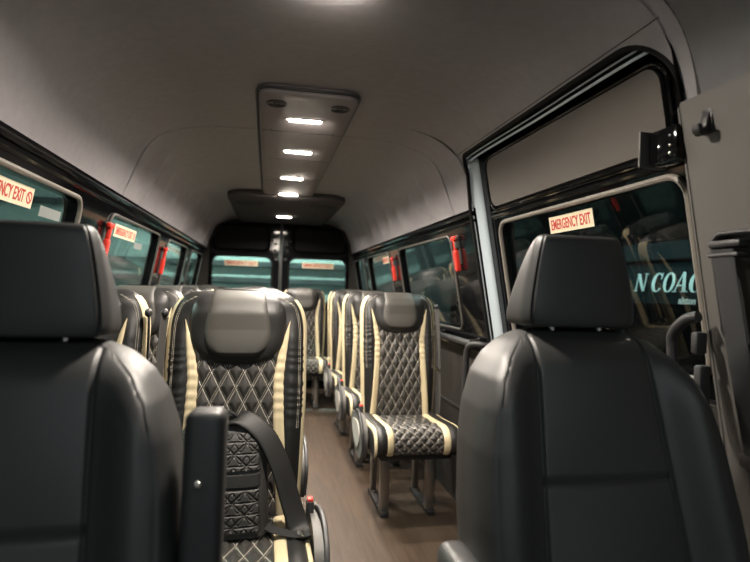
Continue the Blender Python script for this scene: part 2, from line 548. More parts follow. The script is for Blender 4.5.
h = thing('coat_hook', 'dark grey coat hook on the plastic pillar trim above the belt slot', 'coat hook', (xw(1.535)-0.018, 0.985, 1.535))
bm = bmesh.new()
sweep(bm, smooth_path([(0.004, 0, 0.026), (-0.006, 0, 0.006), (-0.010, 0, -0.016), (-0.018, 0, -0.026), (-0.026, 0, -0.020), (-0.028, 0, -0.008)], 5), flat(0.022, 0.011), side=Vector((0, 1, 0)))
obj('hook', bm, M['dark_plastic'], h)
bm = bmesh.new(); box(bm, (-0.000, 0, 0.004), (0.010, 0.030, 0.058), 0.004)
obj('mount', bm, M['dark_plastic'], h)

sb = thing('seat_belt', 'dark front seat belt hanging from its slot on the grey pillar', 'seat belt', (xw(1.29)+0.008, 0.972, 1.265))
bm = bmesh.new()
xx = lambda z, d=0.042: xw(z)-xw(1.29)-d
sweep(bm, smooth_path([(xx(1.285), 0, 0.0), (xx(1.2), -0.002, -0.09), (xx(1.0), -0.008, -0.29), (xx(0.88), -0.014, -0.41), (xx(0.70), -0.02, -0.59)], 6), flat(0.056, 0.004), side=Vector((0, 1, 0)))
obj('strap', bm, M['belt_dark'], sb)
bm = bmesh.new()
box(bm, (-0.022, 0, 0.012), (0.04, 0.082, 0.016), 0.006); box(bm, (-0.028, 0, -0.012), (0.03, 0.078, 0.010), 0.004)
obj('belt_guide', bm, M['dark_plastic'], sb)
bm = bmesh.new()
box(bm, (xx(0.84, 0.04), -0.01, -0.45), (0.014, 0.07, 0.03), 0.004)
obj('buckle_stop', bm, M['dark_plastic'], sb)

g = thing('grab_bar', 'dark tubular grab bar on the grey pillar, curving into the sliding door opening', 'grab bar', (0.815, 1.055, 1.120))
bm = bmesh.new()
sweep(bm, smooth_path([(0.0, -0.012, 0.0), (-0.005, 0.02, -0.010), (-0.005, 0.058, -0.045), (0.0, 0.064, -0.10), (0.012, 0.064, -0.30), (0.025, 0.05, -0.38), (0.045, 0.0, -0.40)], 6), circ(0.0125, 10))
obj('tube', bm, M['dark_plastic'], g)
bm = bmesh.new()
box(bm, (0.01, -0.004, -0.06), (0.03, 0.02, 0.05), 0.006); box(bm, (0.02, -0.004, -0.16), (0.03, 0.022, 0.10), 0.006)
obj('bracket', bm, M['dark_plastic'], g)

# ---- rear doors
def rear_door(n, sd):
    bm = bmesh.new()
    mpR = lambda x, z, off: Vector((x, YR-0.06+off, z))
    x0, x1 = (0.018, 0.83)
    X = lambda lst: [(sd*a, b) for a, b in lst]
    wind = rrect(0.09, 0.745, 0.96, 1.475, 0.09)
    plate(bm, X([(x0, -0.10), (x1, -0.10), (x1, 1.50), (0.78, 1.80), (x0, 1.885)]), [X(wind)], mpR, 0.05)
    d = struct(obj(f'door_{n}', bm, M['gloss']))
    bm = bmesh.new()
    sweep(bm, [mpR(a, b, -0.004) for a, b in X(wind)], circ(0.012, 8), closed=True)
    obj('window_seal', bm, M['rubber'], d)
    bm = bmesh.new(); plate(bm, X(rrect(0.08, 0.755, 0.95, 1.485, 0.09)), [], lambda a, b, o: mpR(a, b, o+0.024), 0.004)
    obj('pane', bm, M['glass'], d, smooth=False)
    bm = bmesh.new(); up = rrect(0.15, 0.72, 1.555, 1.80, 0.05)
    plate(bm, X(up), [], lambda a, b, o: mpR(a, b, o-0.012), 0.02)
    obj('upper_panel', bm, M['rubber'], d)
    bm = bmesh.new(); sweep(bm, [mpR(a, b, -0.004) for a, b in X(rrect(0.135, 0.735, 1.54, 1.815, 0.06))], circ(0.013, 8), closed=True)
    obj('panel_bead', bm, M['gloss'], d)
    bm = bmesh.new()
    for x, z in ((0.06, 1.62), (0.10, 1.66), (0.07, 1.55), (0.05, 1.45)):
        box(bm, (sd*x, YR-0.068, z), (0.03, 0.02, 0.022), 0.006)
    obj('latch', bm, M['dark_plastic'], d)
    bm = bmesh.new(); plate(bm, X(rrect(0.06, 0.80, 0.1, 0.90, 0.05)), [], lambda a, b, o: mpR(a, b, o-0.015), 0.02)
    obj('lower_panel', bm, M['lower'], d)
    return d
rear_door(2, -1); rear_door(3, 1)
bm = bmesh.new(); box(bm, (0, YR-0.065, 0.94), (0.035, 0.03, 1.86), 0.008)
struct(obj('trim_7', bm, M['dark_plastic']))
# rear corner posts
for n, sd in ((8, -1), (9, 1)):
    bm = bmesh.new()
    def post(u, v):
        z = 0.02+1.86*v
        xo = (xw(z) if z < ZH else 0.79-max(0, z-1.6)*0.5)
        a = Vector((sd*(xo+0.01), YR-0.20, z)); b = Vector((sd*(min(xo, 0.80)-0.03), YR-0.055, z))
        return a.lerp(b, u)
    surf(bm, post, 4, 20)
    struct(obj(f'trim_{n}', bm, M['lower']))
bm = bmesh.new(); box(bm, (0, YR+0.03, 1.90), (1.72, 0.06, 0.30))
struct(obj('trim_10', bm, M['lower']))

# ---- ceiling console, rear housing, lamps
c = thing('ceiling_console', 'long grey overhead console panel along the ceiling holding the row of lamps', 'ceiling panel', (0, 3.1, 1.865))
bm = bmesh.new()
def conmap(a, b, off): return Vector((a, b, off))
oc = rrect(-0.19, 0.19, -1.08, 1.19, 0.055)
def slab(bm, outl, inset, z0, z1):
    ins = []
    n = len(outl); cx = sum(p[0] for p in outl)/n; cy = sum(p[1] for p in outl)/n
    x0 = min(p[0] for p in outl); x1 = max(p[0] for p in outl); y0 = min(p[1] for p in outl); y1 = max(p[1] for p in outl)
    fx = ((x1-x0)-2*inset)/(x1-x0); fy = ((y1-y0)-2*inset)/(y1-y0)
    A = [bm.verts.new((a, b, z1)) for a, b in outl]
    B = [bm.verts.new((a, b, z0+inset*0.6)) for a, b in outl]
    C = [bm.verts.new((cx+(a-cx)*fx, cy+(b-cy)*fy, z0)) for a, b in outl]
    for i in range(n):
        j = (i+1) % n
        bm.faces.new((A[i], A[j], B[j], B[i])); bm.faces.new((B[i], B[j], C[j], C[i]))
    bm.faces.new(C)
slab(bm, oc, 0.012, 0.0, 0.04)
obj('panel', bm, M['console'], c)
bm = bmesh.new(); sweep(bm, [Vector((a, b, 0.024)) for a, b in rrect(-0.196, 0.196, -1.086, 1.19, 0.06)], circ(0.006, 8), closed=True)
obj('edge_trim', bm, M['dark_plastic'], c)
for x in (-0.12, 0.125):
    bm = bmesh.new()
    for r in (0.036, 0.026, 0.013):
        sweep(bm, [Vector((x+r*math.cos(2*PI*k/28), -0.98+r*math.sin(2*PI*k/28), -0.001)) for k in range(28)], circ(0.003 if r < 0.03 else 0.0045, 6), closed=True)
    obj('speaker', bm, M['dark_plastic'], c)
for y in (-0.60, -0.05, 0.50):
    bm = bmesh.new()
    for x in (-0.14, 0.14):
        box(bm, (x, y, 0.0), (0.005, 0.06, 0.004), 0.001)
    box(bm, (0, y, 0.0), (0.36, 0.004, 0.003))
    obj('panel_joint', bm, M['dark_plastic'], c)

c = thing('roof_housing', 'dark wide rounded housing on the ceiling at the back of the van', 'roof unit', (0, 5.05, 1.835))
bm = bmesh.new(); slab(bm, rrect(-0.47, 0.47, -0.76, 1.0, 0.13, 8), 0.03, 0.0, 0.075)
obj('housing', bm, M['housing'], c)
for x in (-0.3, 0.3):
    bm = bmesh.new()
    for k in range(7): box(bm, (x, -0.55+k*0.03, 0.0), (0.22, 0.012, 0.006), 0.002)
    obj('air_grille', bm, M['lower'], c)

LAMPS = [(2.30, 1.865, 'lit strip lamp at the front of the overhead console, nearest the console speakers'),
         (2.85, 1.865, 'lit strip lamp on the overhead console, second behind the speakers'),
         (3.56, 1.865, 'lit strip lamp on the overhead console, third behind the speakers'),
         (4.20, 1.865, 'lit strip lamp at the rear end of the overhead console, just before the dark housing'),
         (5.35, 1.835, 'lit strip lamp on the dark rear roof housing, above the rear doors'),
         (1.31, 1.897, 'lit strip lamp on the ceiling above the front seats')]
def lamp():
    r = thing('ceiling_lamp', '', 'ceiling lamp', group='strip lamps along the ceiling')
    bm = bmesh.new(); plate(bm, rrect(-0.078, 0.078, -0.018, 0.018, 0.015), [], lambda a, b, o: Vector((a, b, -0.004+o)), 0.006)
    obj('bezel', bm, M['light_grey'], r)
    bm = bmesh.new(); plate(bm, rrect(-0.067, 0.067, -0.008, 0.008, 0.0075, 3), [], lambda a, b, o: Vector((a, b, -0.010+o)), 0.008)
    obj('lens', bm, M['lamp'], r, smooth=False)
    ld = bpy.data.lights.new('strip_light', 'AREA'); ld.shape = 'RECTANGLE'; ld.size = 0.13; ld.size_y = 0.016
    ld.energy = 2.85; ld.color = (1.0, 0.90, 0.79); ld.spread = math.radians(158)
    lo = bpy.data.objects.new('strip_light', ld); COL.objects.link(lo); lo.parent = r; lo.location = (0, 0, -0.0115)
    return r
l0 = lamp()
for i, (y, z, lb) in enumerate(LAMPS):
    o = l0 if i == 0 else copy_tree(l0)
    o.location = (0, y, z); o['label'] = lb
    if y < 2:
        for ch in [q for q in bpy.data.objects if q.parent == o and q.name.startswith('lens')]:
            ch.data = ch.data.copy(); ch.data.materials[0] = M['lamp_dim']

# ------------------------------------------------------------------ coach seats
W, ZT, ZB, NX = 0.214, 1.134, 0.40, 3.4
def half_w(z):
    w = lerp_tab([(0.40, W*0.93), (0.60, W*0.97), (0.80, W), (1.15, W)], z)
    rx, rz = 0.088, 0.135; zc = ZT-rz
    if z > zc: w -= rx*(1-max(0, 1-((z-zc)/rz)**2.3)**(1/2.3))
    return w
def thick(z):
    t = 0.055
    if z > ZT-0.045: t *= math.sqrt(max(0.0004, 1-((z-ZT+0.045)/0.045)**2))
    return t
def cy(z):
    u = (z-0.46)/0.69
    return 0.055+0.085*max(0, u)**1.2-0.016*math.sin(PI*min(1, max(0, u*1.25)))
def front_y(x, z):
    w = half_w(z); r = min(abs(x)/w, 1.0); t = thick(z)
    k = max(0.0, 1-r**NX)**(1/NX)
    y = cy(z)-t*k
    y -= 0.017*math.exp(-((r-0.80)/0.13)**2)*ss(1.08, 0.98, z)*min(1, k*1.5)
    m = ss(0.70, 0.80, r)*ss(0.70, 0.76, z)*ss(1.0, 0.93, z)*min(1, k*2)
    if m > 0: y += 0.0021*m*math.sin(z*230+r*9+2.2*math.sin(z*47))
    return y
def bp(x, z): return Vector((x, front_y(x, z), z))
def bn(x, z):
    e = 0.0015
    zz = min(z, ZT-2*e)
    a = bp(x+e, zz)-bp(x-e, zz); b = bp(x, zz+e)-bp(x, zz-e)
    n = a.cross(b)
    n.normalize()
    if n.y > 0: n = -n
    return n
def on_back(x, z, h): return bp(x, z)+bn(x, z)*h
def zrows():
    o = [ZB+0.0055*k for k in range(int((ZT-0.05-ZB)/0.0055)+1)]
    o += [ZT-0.05+0.05*math.sin(PI/2*k/10) for k in range(1, 11)]
    return o
def shell_bm():
    bm = bmesh.new(); N = 72; prev = None; first = None
    for z in zrows():
        w = half_w(z); t = thick(z); c = cy(z); ring = []
        for k in range(N):
            a = 2*PI*k/N; co, si = math.cos(a), math.sin(a)
            x = w*math.copysign(abs(co)**(2/NX), co)
            y = front_y(x, z) if si < 0 else c+t*abs(si)**(2/NX)
            ring.append(bm.verts.new((x, y, z)))
        if prev:
            for k in range(N): bm.faces.new((prev[k], prev[(k+1) % N], ring[(k+1) % N], ring[k]))
        else: first = ring
        prev = ring
    bm.faces.new(prev); bm.faces.new(first[::-1])
    return bm
def qheight(x, z):
    u, v = x/QW, z/QH
    p, q = u+v, u-v
    dp = abs(p-round(p)); dq = abs(q-round(q))
    return min(1.0, min(dp, dq)/0.34)**0.62
STR = [(0.47, 0.150, 0.040), (0.60, 0.140, 0.038), (0.75, 0.131, 0.036), (0.87, 0.128, 0.034), (0.94, 0.137, 0.029), (1.0, 0.150, 0.016), (1.045, 0.160, 0.002)]
def str_c(z): return lerp_tab([(a, b) for a, b, c in STR], z)
def str_w(z): return lerp_tab([(a, c) for a, b, c in STR], z)
WING = (0.0, 1.030, 0.150)
def wing_h(x, z):
    b = 0.122 if z < WING[1] else 0.118
    r = (abs(x/WING[2])**2.7+abs((z-WING[1])/b)**2.7)**(1/2.7)
    return (0.034*max(0.0, 1-r**5)**0.5-0.005)*(1-0.85*ss(ZT-0.075, ZT-0.004, z)) if r < 1 else -0.005*(1-ss(ZT-0.05, ZT, z))

def coach_seat(cs):
    """cs = +1: side cover on +x, belt on -x"""
    root = thing('coach_seat', '', 'seat', group='quilted passenger seats')
    obj('backrest', shell_bm(), M['leather'], root)
    # quilted centre of the backrest
    bm = bmesh.new()
    def q(u, v):
        z = 0.455+0.50*u; hw = str_c(z)-str_w(z)/2+0.004; x = hw*(2*v-1)
        return x, z
    def qp(u, v):
        x, z = q(u, v); e = min(1, min(v, 1-v)/0.03)
        return on_back(x, z, -0.002+0.0125*qheight(x, z)*e)
    surf(bm, qp, 150, 76, uv=lambda u, v: q(u, v))
    obj('quilted_panel', bm, M['quilt'], root)
    for s in (-1, 1):
        bm = bmesh.new()
        def sp(u, v):
            z = 0.455+0.59*u; w = str_w(z)
            x = s*(str_c(z)+w*(v-0.5))
            wr = 0.0014*math.sin(z*210+s)*ss(0.72, 0.8, z)*ss(1.0, 0.9, z)
            return on_back(x, z, -0.003+0.009*(1-abs(2*v-1)**4)+wr)
        surf(bm, sp, 110, 10)
        obj('cream_stripe', bm, M['cream'], root)
        bm = bmesh.new()      # side panel of the backrest
        def sd_(u, v):
            z = 0.42+(ZT-0.020-0.42)*u; w = half_w(z)+0.0035; t = thick(z)
            a = math.radians(-26+76*v)
            y = cy(z)+t*math.copysign(abs(math.sin(a))**(2/NX), math.sin(a))*1.03
            return Vector((s*w*abs(math.cos(a))**(2/NX), y, z))
        surf(bm, sd_, 90, 12)
        obj('cream_side_panel', bm, M['cream'], root)
    # winged head cushion and its centre flap
    bm = bmesh.new()
    def wp(u, v):
        a = 2*PI*u; r = v
        ca, sa = math.cos(a), math.sin(a)
        b = 0.122 if sa < 0 else 0.112
        x = WING[2]*r*math.copysign(abs(ca)**(2/2.7), ca); z = WING[1]+b*r*math.copysign(abs(sa)**(2/2.7), sa)
        return on_back(x, z, wing_h(x, z))
    surf(bm, wp, 72, 22, close_u=True)
    hr = obj('headrest', bm, M['leather'], root)
    bm = bmesh.new()
    def fp(u, v):
        z = 0.932+(ZT-0.001-0.932)*u
        hw = 0.102*(max(0.0, 1-(1-min(1, u/0.40))**2.8))**(1/2.8)-0.018*ss(0.35, 1, u)
        x = hw*(2*v-1)
        e = (1-abs(2*v-1)**9)**0.5*min(1, (u/0.05))**0.5
        return on_back(x, z, max(wing_h(x, z), 0.0)+(0.015*e-0.005)*(1-0.6*ss(ZT-0.05, ZT-0.004, z)))
    surf(bm, fp, 60, 30)
    obj('headrest_flap', bm, M['leather_flap'], hr)
    # contour stitching on the bolsters
    def dashes(curve, n):
        for k in range(n):
            p = curve(k/n); q_ = curve((k+0.58)/n)
            a = on_back(*p, 0.0008); b = on_back(*q_, 0.0008)
            sweep(bm, [a, b], circ(0.0008, 4))
    for s in (-1, 1):
        bm = bmesh.new()
        for ins in (0.020, 0.025):
            def cv(t):
                z = 0.72+0.40*t
                return s*(half_w(z)-ins-0.02*ss(1.09, 1.12, z)), z
            dashes(cv, 60)
        obj('stitching', bm, M['thread'], root)
    # cushion
    CW, CL = 0.224, 0.40
    def cpath(t):     # t 0..1 back to front lip underside
        P = [(0.02, 0.462), (-0.10, 0.462), (-0.22, 0.470), (-0.32, 0.478), (-0.375, 0.474), (-0.408, 0.452), (-0.42, 0.42), (-0.415, 0.385), (-0.40, 0.362)]
        return lerp_path(P, t)
    def csurf(x, t, h):
        y, z = cpath(t); y1, z1 = cpath(max(0, t-0.01)); y2, z2 = cpath(min(1, t+0.01))
        n = Vector((0, z2-z1, -(y2-y1))); n.normalize()
        if n.z < -0.3 and t < 0.6: n = -n
        r = abs(x)/CW
        k = max(0.0, 1-r**5)**(1/5)
        off = 0.016*math.exp(-((r-0.82)/0.15)**2)*ss(1.0, 0.8, t) + h
        p = Vector((x, y, z))+n*off
        p.z -= 0.030*(1-k)
        return p
    bm = bmesh.new()
    T, N = 40, 44
    top = surf(bm, lambda u, v: csurf(CW*math.sin(PI/2*(2*v-1)), u, 0.0), T, N)
    # skirt and underside
    zb = 0.355
    edge = [top[0][j] for j in range(N, -1, -1)]+[top[i][0] for i in range(1, T+1)]+[top[T][j] for j in range(1, N+1)]+[top[i][N] for i in range(T-1, 0, -1)]
    low = [bm.verts.new((v.co.x*0.97, max(-0.40, v.co.y), min(v.co.z, zb))) for v in edge]
    for i in range(len(edge)):
        j = (i+1) % len(edge); bm.faces.new((edge[i], edge[j], low[j], low[i]))
    bm.faces.new(low)
    obj('cushion', bm, M['leather'], root)
    bm = bmesh.new()
    def cq(u, v):
        t = 0.06+0.90*u; x = 0.126*(2*v-1)
        return x, t
    def cqp(u, v):
        x, t = cq(u, v); s_ = t*0.56; e = min(1, min(v, 1-v)/0.03)
        return csurf(x, t, -0.002+0.012*qheight(x, s_)*e)
    surf(bm, cqp, 130, 76, uv=lambda u, v: (cq(u, v)[0], cq(u, v)[1]*0.56))
    obj('quilted_cushion_panel', bm, M['quilt'], root)
    for s in (-1, 1):
        for xc, ww in ((0.141, 0.036), (0.214, 0.016)):
            bm = bmesh.new()
            surf(bm, lambda u, v: csurf(s*(xc+ww*(v-0.5)), 0.06+0.92*u, -0.002+0.008*(1-abs(2*v-1)**4)), 50, 8)
            obj('cushion_stripe', bm, M['cream'], root)
    # undercarriage
    bm = bmesh.new()
    box(bm, (0, -0.17, 0.340), (0.36, 0.40, 0.03), 0.006)
    obj('seat_frame', bm, M['dark_plastic'], root)
    for s in (-1, 1):
        bm = bmesh.new(); x = s*0.122
        box(bm, (x, -0.21, 0.175), (0.046, 0.040, 0.31), 0.004)
        box(bm, (x, 0.07, 0.175), (0.032, 0.040, 0.31), 0.005)
        box(bm, (x, -0.07, 0.315), (0.030, 0.30, 0.03), 0.004)
        lg = obj('leg', bm, M['steel'], root)
        bm = bmesh.new(); box(bm, (x, -0.07, 0.014), (0.045, 0.36, 0.028), 0.006)
        obj('foot_rail', bm, M['dark_plastic'], lg)
        for yy in (-0.15, 0.02):
            bm = bmesh.new()
            bmesh.ops.create_cone(bm, cap_ends=True, segments=8, radius1=0.010, radius2=0.010, depth=0.016, matrix=Matrix.Translation((x, yy, 0.034)))
            obj('bolt', bm, M['chrome'], lg)
    # side cover with recline lever on the aisle side
    x = cs*0.243
    bm = bmesh.new()
    ol = smooth_path([(0.04, 0.48, 0), (-0.06, 0.495, 0), (-0.19, 0.50, 0), (-0.27, 0.46, 0), (-0.29, 0.38, 0), (-0.23, 0.30, 0), (-0.12, 0.30, 0), (0.0, 0.36, 0), (0.06, 0.43, 0), (0.04, 0.48, 0)], 5)[:-1]
    plate(bm, [(p.x, p.y) for p in ol], [], lambda a, b, o: Vector((x-0.015+o, a, b)), 0.03)
    es = [e for e in bm.edges if len(e.link_faces) == 2 and e.calc_face_angle() > 1.0]
    bmesh.ops.bevel(bm, geom=es, offset=0.008, segments=2, affect='EDGES')
    sc_ = obj('side_cover', bm, M['grey_plastic'], root)
    bm = bmesh.new()
    plate(bm, [(p.x*0.62-0.035, 0.41+(p.y-0.41)*0.62) for p in ol], [], lambda a, b, o: Vector((x+cs*0.010+o*cs, a, b)), 0.010)
    obj('cover_inset', bm, M['light_grey'], sc_)
    bm = bmesh.new()
    sweep(bm, smooth_path([(x, 0.02, 0.47), (x+cs*0.012, -0.10, 0.515), (x+cs*0.016, -0.22, 0.51), (x+cs*0.016, -0.30, 0.44), (x+cs*0.01, -0.31, 0.34)], 6), flat(0.014, 0.012), side=Vector((1, 0, 0)))
    obj('lever', bm, M['dark_plastic'], sc_)
    bm = bmesh.new(); box(bm, (cs*0.229, -0.075, 0.49), (0.022, 0.035, 0.08), 0.006)
    bk = obj('belt_buckle', bm, M['dark_plastic'], root)
    bm = bmesh.new(); box(bm, (cs*0.229, -0.075, 0.532), (0.017, 0.026, 0.012), 0.003)
    obj('red_button', bm, M['red'], bk)
    # shoulder belt on the other side
    bm = bmesh.new(); x = -cs*0.221
    sweep(bm, smooth_path([(x, 0.075, 1.055), (x-cs*0.004, 0.06, 0.98), (x-cs*0.006, 0.03, 0.75), (x-cs*0.006, 0.01, 0.50), (x, 0.03, 0.42)], 6), flat(0.044, 0.003), side=Vector((0.35*cs, 1, 0)))
    obj('belt_strap', bm, M['belt'], root)
    bm = bmesh.new()
    bmesh.ops.create_uvsphere(bm, u_segments=14, v_segments=10, radius=0.014, matrix=Matrix.Translation((x, 0.07, 1.064)) @ Matrix.Diagonal((0.8, 1.2, 1, 1)))
    obj('belt_guide', bm, M['dark_plastic'], root)
    bm = bmesh.new(); box(bm, (x-cs*0.004, 0.012, 0.71), (0.012, 0.050, 0.022), 0.004)
    obj('belt_tongue', bm, M['chrome'], root)
    return root

def lerp_path(P, t):
    d = t*(len(P)-1); i = min(int(d), len(P)-2); f = d-i
    p0 = P[max(i-1, 0)]; p1 = P[i]; p2 = P[i+1]; p3 = P[min(i+2, len(P)-1)]
    g = lambda a, b, c, d_: 0.5*(2*b+(c-a)*f+(2*a-5*b+4*c-d_)*f*f+(3*b-a-3*c+d_)*f**3)
    return tuple(g(p0[k], p1[k], p2[k], p3[k]) for k in range(2))

A = coach_seat(1); B = coach_seat(-1)
ordw = ['front', 'second', 'third', 'fourth']
seatlist = []
LY = [1.68, 2.45, 3.22, 3.99]
LA = ['black quilted seat with cream stripes holding the backpack, nearest seat left of the aisle',
      'black quilted aisle seat directly behind the seat holding the backpack',
      'black quilted seat left of the aisle, second behind the backpack seat',
      'black quilted seat left of the aisle, third behind the backpack seat']
LN = ['black quilted window seat right behind the driver seat headrest',
      'black quilted seat by the left windows, second from the front along the wall',
      'black quilted seat by the left windows, third from the front along the wall',
      'black quilted seat by the left windows, fourth from the front along the wall']
for y, a, b in zip(LY, LA, LN):
    seatlist.append((1, -0.216, y, a)); seatlist.append((-1, -0.705, y, b))
for y, t in ((2.93, 'black quilted single seat with cream stripes right of the aisle, nearest the sliding door'),
             (3.70, 'black quilted single seat right of the aisle, second back from the sliding door'),
             (4.47, 'black quilted single seat right of the aisle, third back from the sliding door')):
    seatlist.append((-1, 0.610, y, t))
for x, t in ((-0.690, 'black quilted rear row seat in the left back corner'), (-0.230, 'black quilted rear row seat left of the middle, before the left rear door'),
             (0.230, 'black quilted rear row seat facing down the aisle, before the right rear door'), (0.690, 'black quilted rear row seat in the right back corner')):
    seatlist.append((1 if x > 0 else -1, x, 5.38, t))
REAR_SKIP = ('side_cover', 'belt_buckle', 'belt_strap', 'belt_guide', 'belt_tongue')
used = {1: False, -1: False}
for cs, x, y, lb in seatlist:
    src = A if cs > 0 else B
    o = copy_tree(src, None, REAR_SKIP if y > 5 else ()) if used[cs] else src
    used[cs] = True
    o.location = (x, y, 0); o['label'] = lb

# ------------------------------------------------------------------ front seats
FT = [(0.30, 0.272), (0.60, 0.272), (0.75, 0.270), (0.87, 0.260), (0.94, 0.246), (0.995, 0.224), (1.035, 0.194), (1.065, 0.157), (1.080, 0.125), (1.088, 0.09)]
def f_hw(z):
    return lerp_tab(FT, z)
def f_seam(z): return lerp_tab([(0.3, 0.156), (0.6, 0.146), (0.82, 0.133), (1.0, 0.123), (1.1, 0.119)], z)
def f_front(x, z, w, t, c):
    r = min(1, abs(x)/w); k = max(0, 1-r**4.5)**(1/4.5)
    y = c-t*k
    sx = f_seam(z)
    y -= 0.045*ss(sx-0.005, sx+0.08, abs(x))*ss(1.10, 0.95, z)*min(1, k*1.3)
    y += 0.006*math.exp(-((abs(x)-sx)/0.004)**2)*min(1, k*2)
    if abs(x) < sx:
        y += 0.0075*math.exp(-((z-0.812)/0.005)**2)
        y -= 0.012*math.sin(PI*min(1, max(0, (z-0.45)/0.37)))*(1-(x/sx)**2)
        y -= 0.006*math.sin(PI*min(1, max(0, (z-0.812)/0.27)))*(1-(x/sx)**2)
    y += 0.003*math.exp(-((r-0.900)/0.007)**2)*min(1, k*1.6)
    return y
def front_seat(lb, loc, dz, arm):
    root = thing('cab_seat', lb, 'seat', loc, 'black cab seats')
    bm = bmesh.new(); N = 150; prev = first = None
    zs = [0.42+0.006*k for k in range(int((1.078-0.42)/0.006)+1)]+[1.080, 1.084, 1.0865, 1.0875, 1.088]
    for z in zs:
        w = f_hw(z); t = 0.075; top = ss(1.0, 1.10, z)
        t = 0.078*math.sqrt(max(0.003, 1-max(0, (z-1.016)/0.0725)**2))
        c = 0.150-0.27*(1.03-z)
        sx = min(f_seam(z), w*0.86)
        half = [sx*q/14 for q in range(13)]+[sx*(0.93+0.01*q) for q in range(14)]
        half += [sx*1.06+(w-sx*1.06)*math.sin(PI/2*(q/34))**1.0 for q in range(1, 35)]
        xs = [-h for h in reversed(half[1:])]+half
        ring = [bm.verts.new((x, f_front(x, z, w, t, c), z+dz)) for x in xs]
        for q in range(1, 30):
            a = PI*q/30; co, si = math.cos(a), math.sin(a)
            ring.append(bm.verts.new((w*math.copysign(abs(co)**(2/4.5), co), c+t*abs(si)**(2/4.5), z+dz)))
        N = len(ring)
        if prev:
            for k in range(N): bm.faces.new((prev[k], prev[(k+1) % N], ring[(k+1) % N], ring[k]))
        else: first = ring
        prev = ring
    bm.faces.new(prev); bm.faces.new(first[::-1])
    obj('backrest', bm, M['vinyl'], root)
    # headrest
    bm = bmesh.new(); prev = first = None; N = 120
    z0, z1 = 1.092, 1.284
    K = 44; NE = 6.5
    for k in range(K+1):
        v = k/K; z = z0+(z1-z0)*(0.5-0.5*math.cos(PI*v))
        vv = (z-z0)/(z1-z0)
        e = max(0.0, 1-abs(2*vv-1)**(5.0))**(1/5.0)
        w = (0.132-0.033*vv**1.4)*(0.76+0.24*e)
        yf = 0.105+0.018*vv+0.022*(1-e); yb = 0.238-0.085*vv**1.2-0.022*(1-e)
        t = max(0.004, (yb-yf)/2); c = (yf+yb)/2
        ring = []
        for j in range(N):
            a = 2*PI*j/N; co, si = math.cos(a), math.sin(a)
            x = w*math.copysign(abs(co)**(2/NE), co); y = c+t*math.copysign(abs(si)**(2/NE), si)
            r = abs(x)/w
            if si < 0:
                y += 0.006*math.exp(-((r-0.90)/0.016)**2)*e
                y -= 0.006*(1-r*r)
                y += 0.010*ss(0.90, 1.0, r)*e
            ring.append(bm.verts.new((x, y, z+dz)))
        if prev:
            for j in range(N): bm.faces.new((prev[j], prev[(j+1) % N], ring[(j+1) % N], ring[j]))
        else: first = ring
        prev = ring
    bm.faces.new(prev); bm.faces.new(first[::-1])
    hr = obj('headrest', bm, M['vinyl'], root)
    for s in (-1, 1):
        bm = bmesh.new(); sweep(bm, [Vector((s*0.055, 0.145, 1.06+dz)), Vector((s*0.055, 0.145, 1.13+dz))], circ(0.007, 10))
        obj('headrest_post', bm, M['chrome'], hr)
        bm = bmesh.new(); box(bm, (s*0.055, 0.135, 1.100+dz), (0.036, 0.03, 0.014), 0.004)
        obj('post_collar', bm, M['dark_plastic'], hr)
    # cushion and pedestal
    bm = bmesh.new(); box(bm, (0, -0.28, 0.47+dz), (0.50, 0.52, 0.14), 0.05, 4)
    obj('cushion', bm, M['vinyl'], root)
    bm = bmesh.new(); box(bm, (0, -0.15, (0.40+dz)/2), (0.40, 0.40, 0.40+dz), 0.02)
    obj('pedestal', bm, M['dark_plastic'], root)
    if arm == 'up':
        bm = bmesh.new()
        ar = Matrix.Rotation(math.radians(-6), 4, 'X')
        box(bm, (0.302, 0.02, 0.70), (0.062, 0.085, 0.52), 0.016, 4, rot=ar)
        a = obj('armrest', bm, M['dark_plastic'], root)
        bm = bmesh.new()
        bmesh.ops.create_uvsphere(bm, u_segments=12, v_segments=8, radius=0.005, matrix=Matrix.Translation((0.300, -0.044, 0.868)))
        obj('armrest_glint', bm, M['chrome'], a)  # chrome bead put in for a glint on the armrest
    else:
        bm = bmesh.new(); box(bm, (-0.290, -0.10, 0.667), (0.060, 0.36, 0.055), 0.022, 4)
        obj('armrest', bm, M['vinyl'], root)
    return root
front_seat('plain black driver seat with headrest and upright raised armrest', (-0.520, 0.86, 0), -0.030, 'up')
front_seat('plain black front passenger seat with headrest, before the sliding door window', (0.514, 0.90, 0), 0.0, 'down')

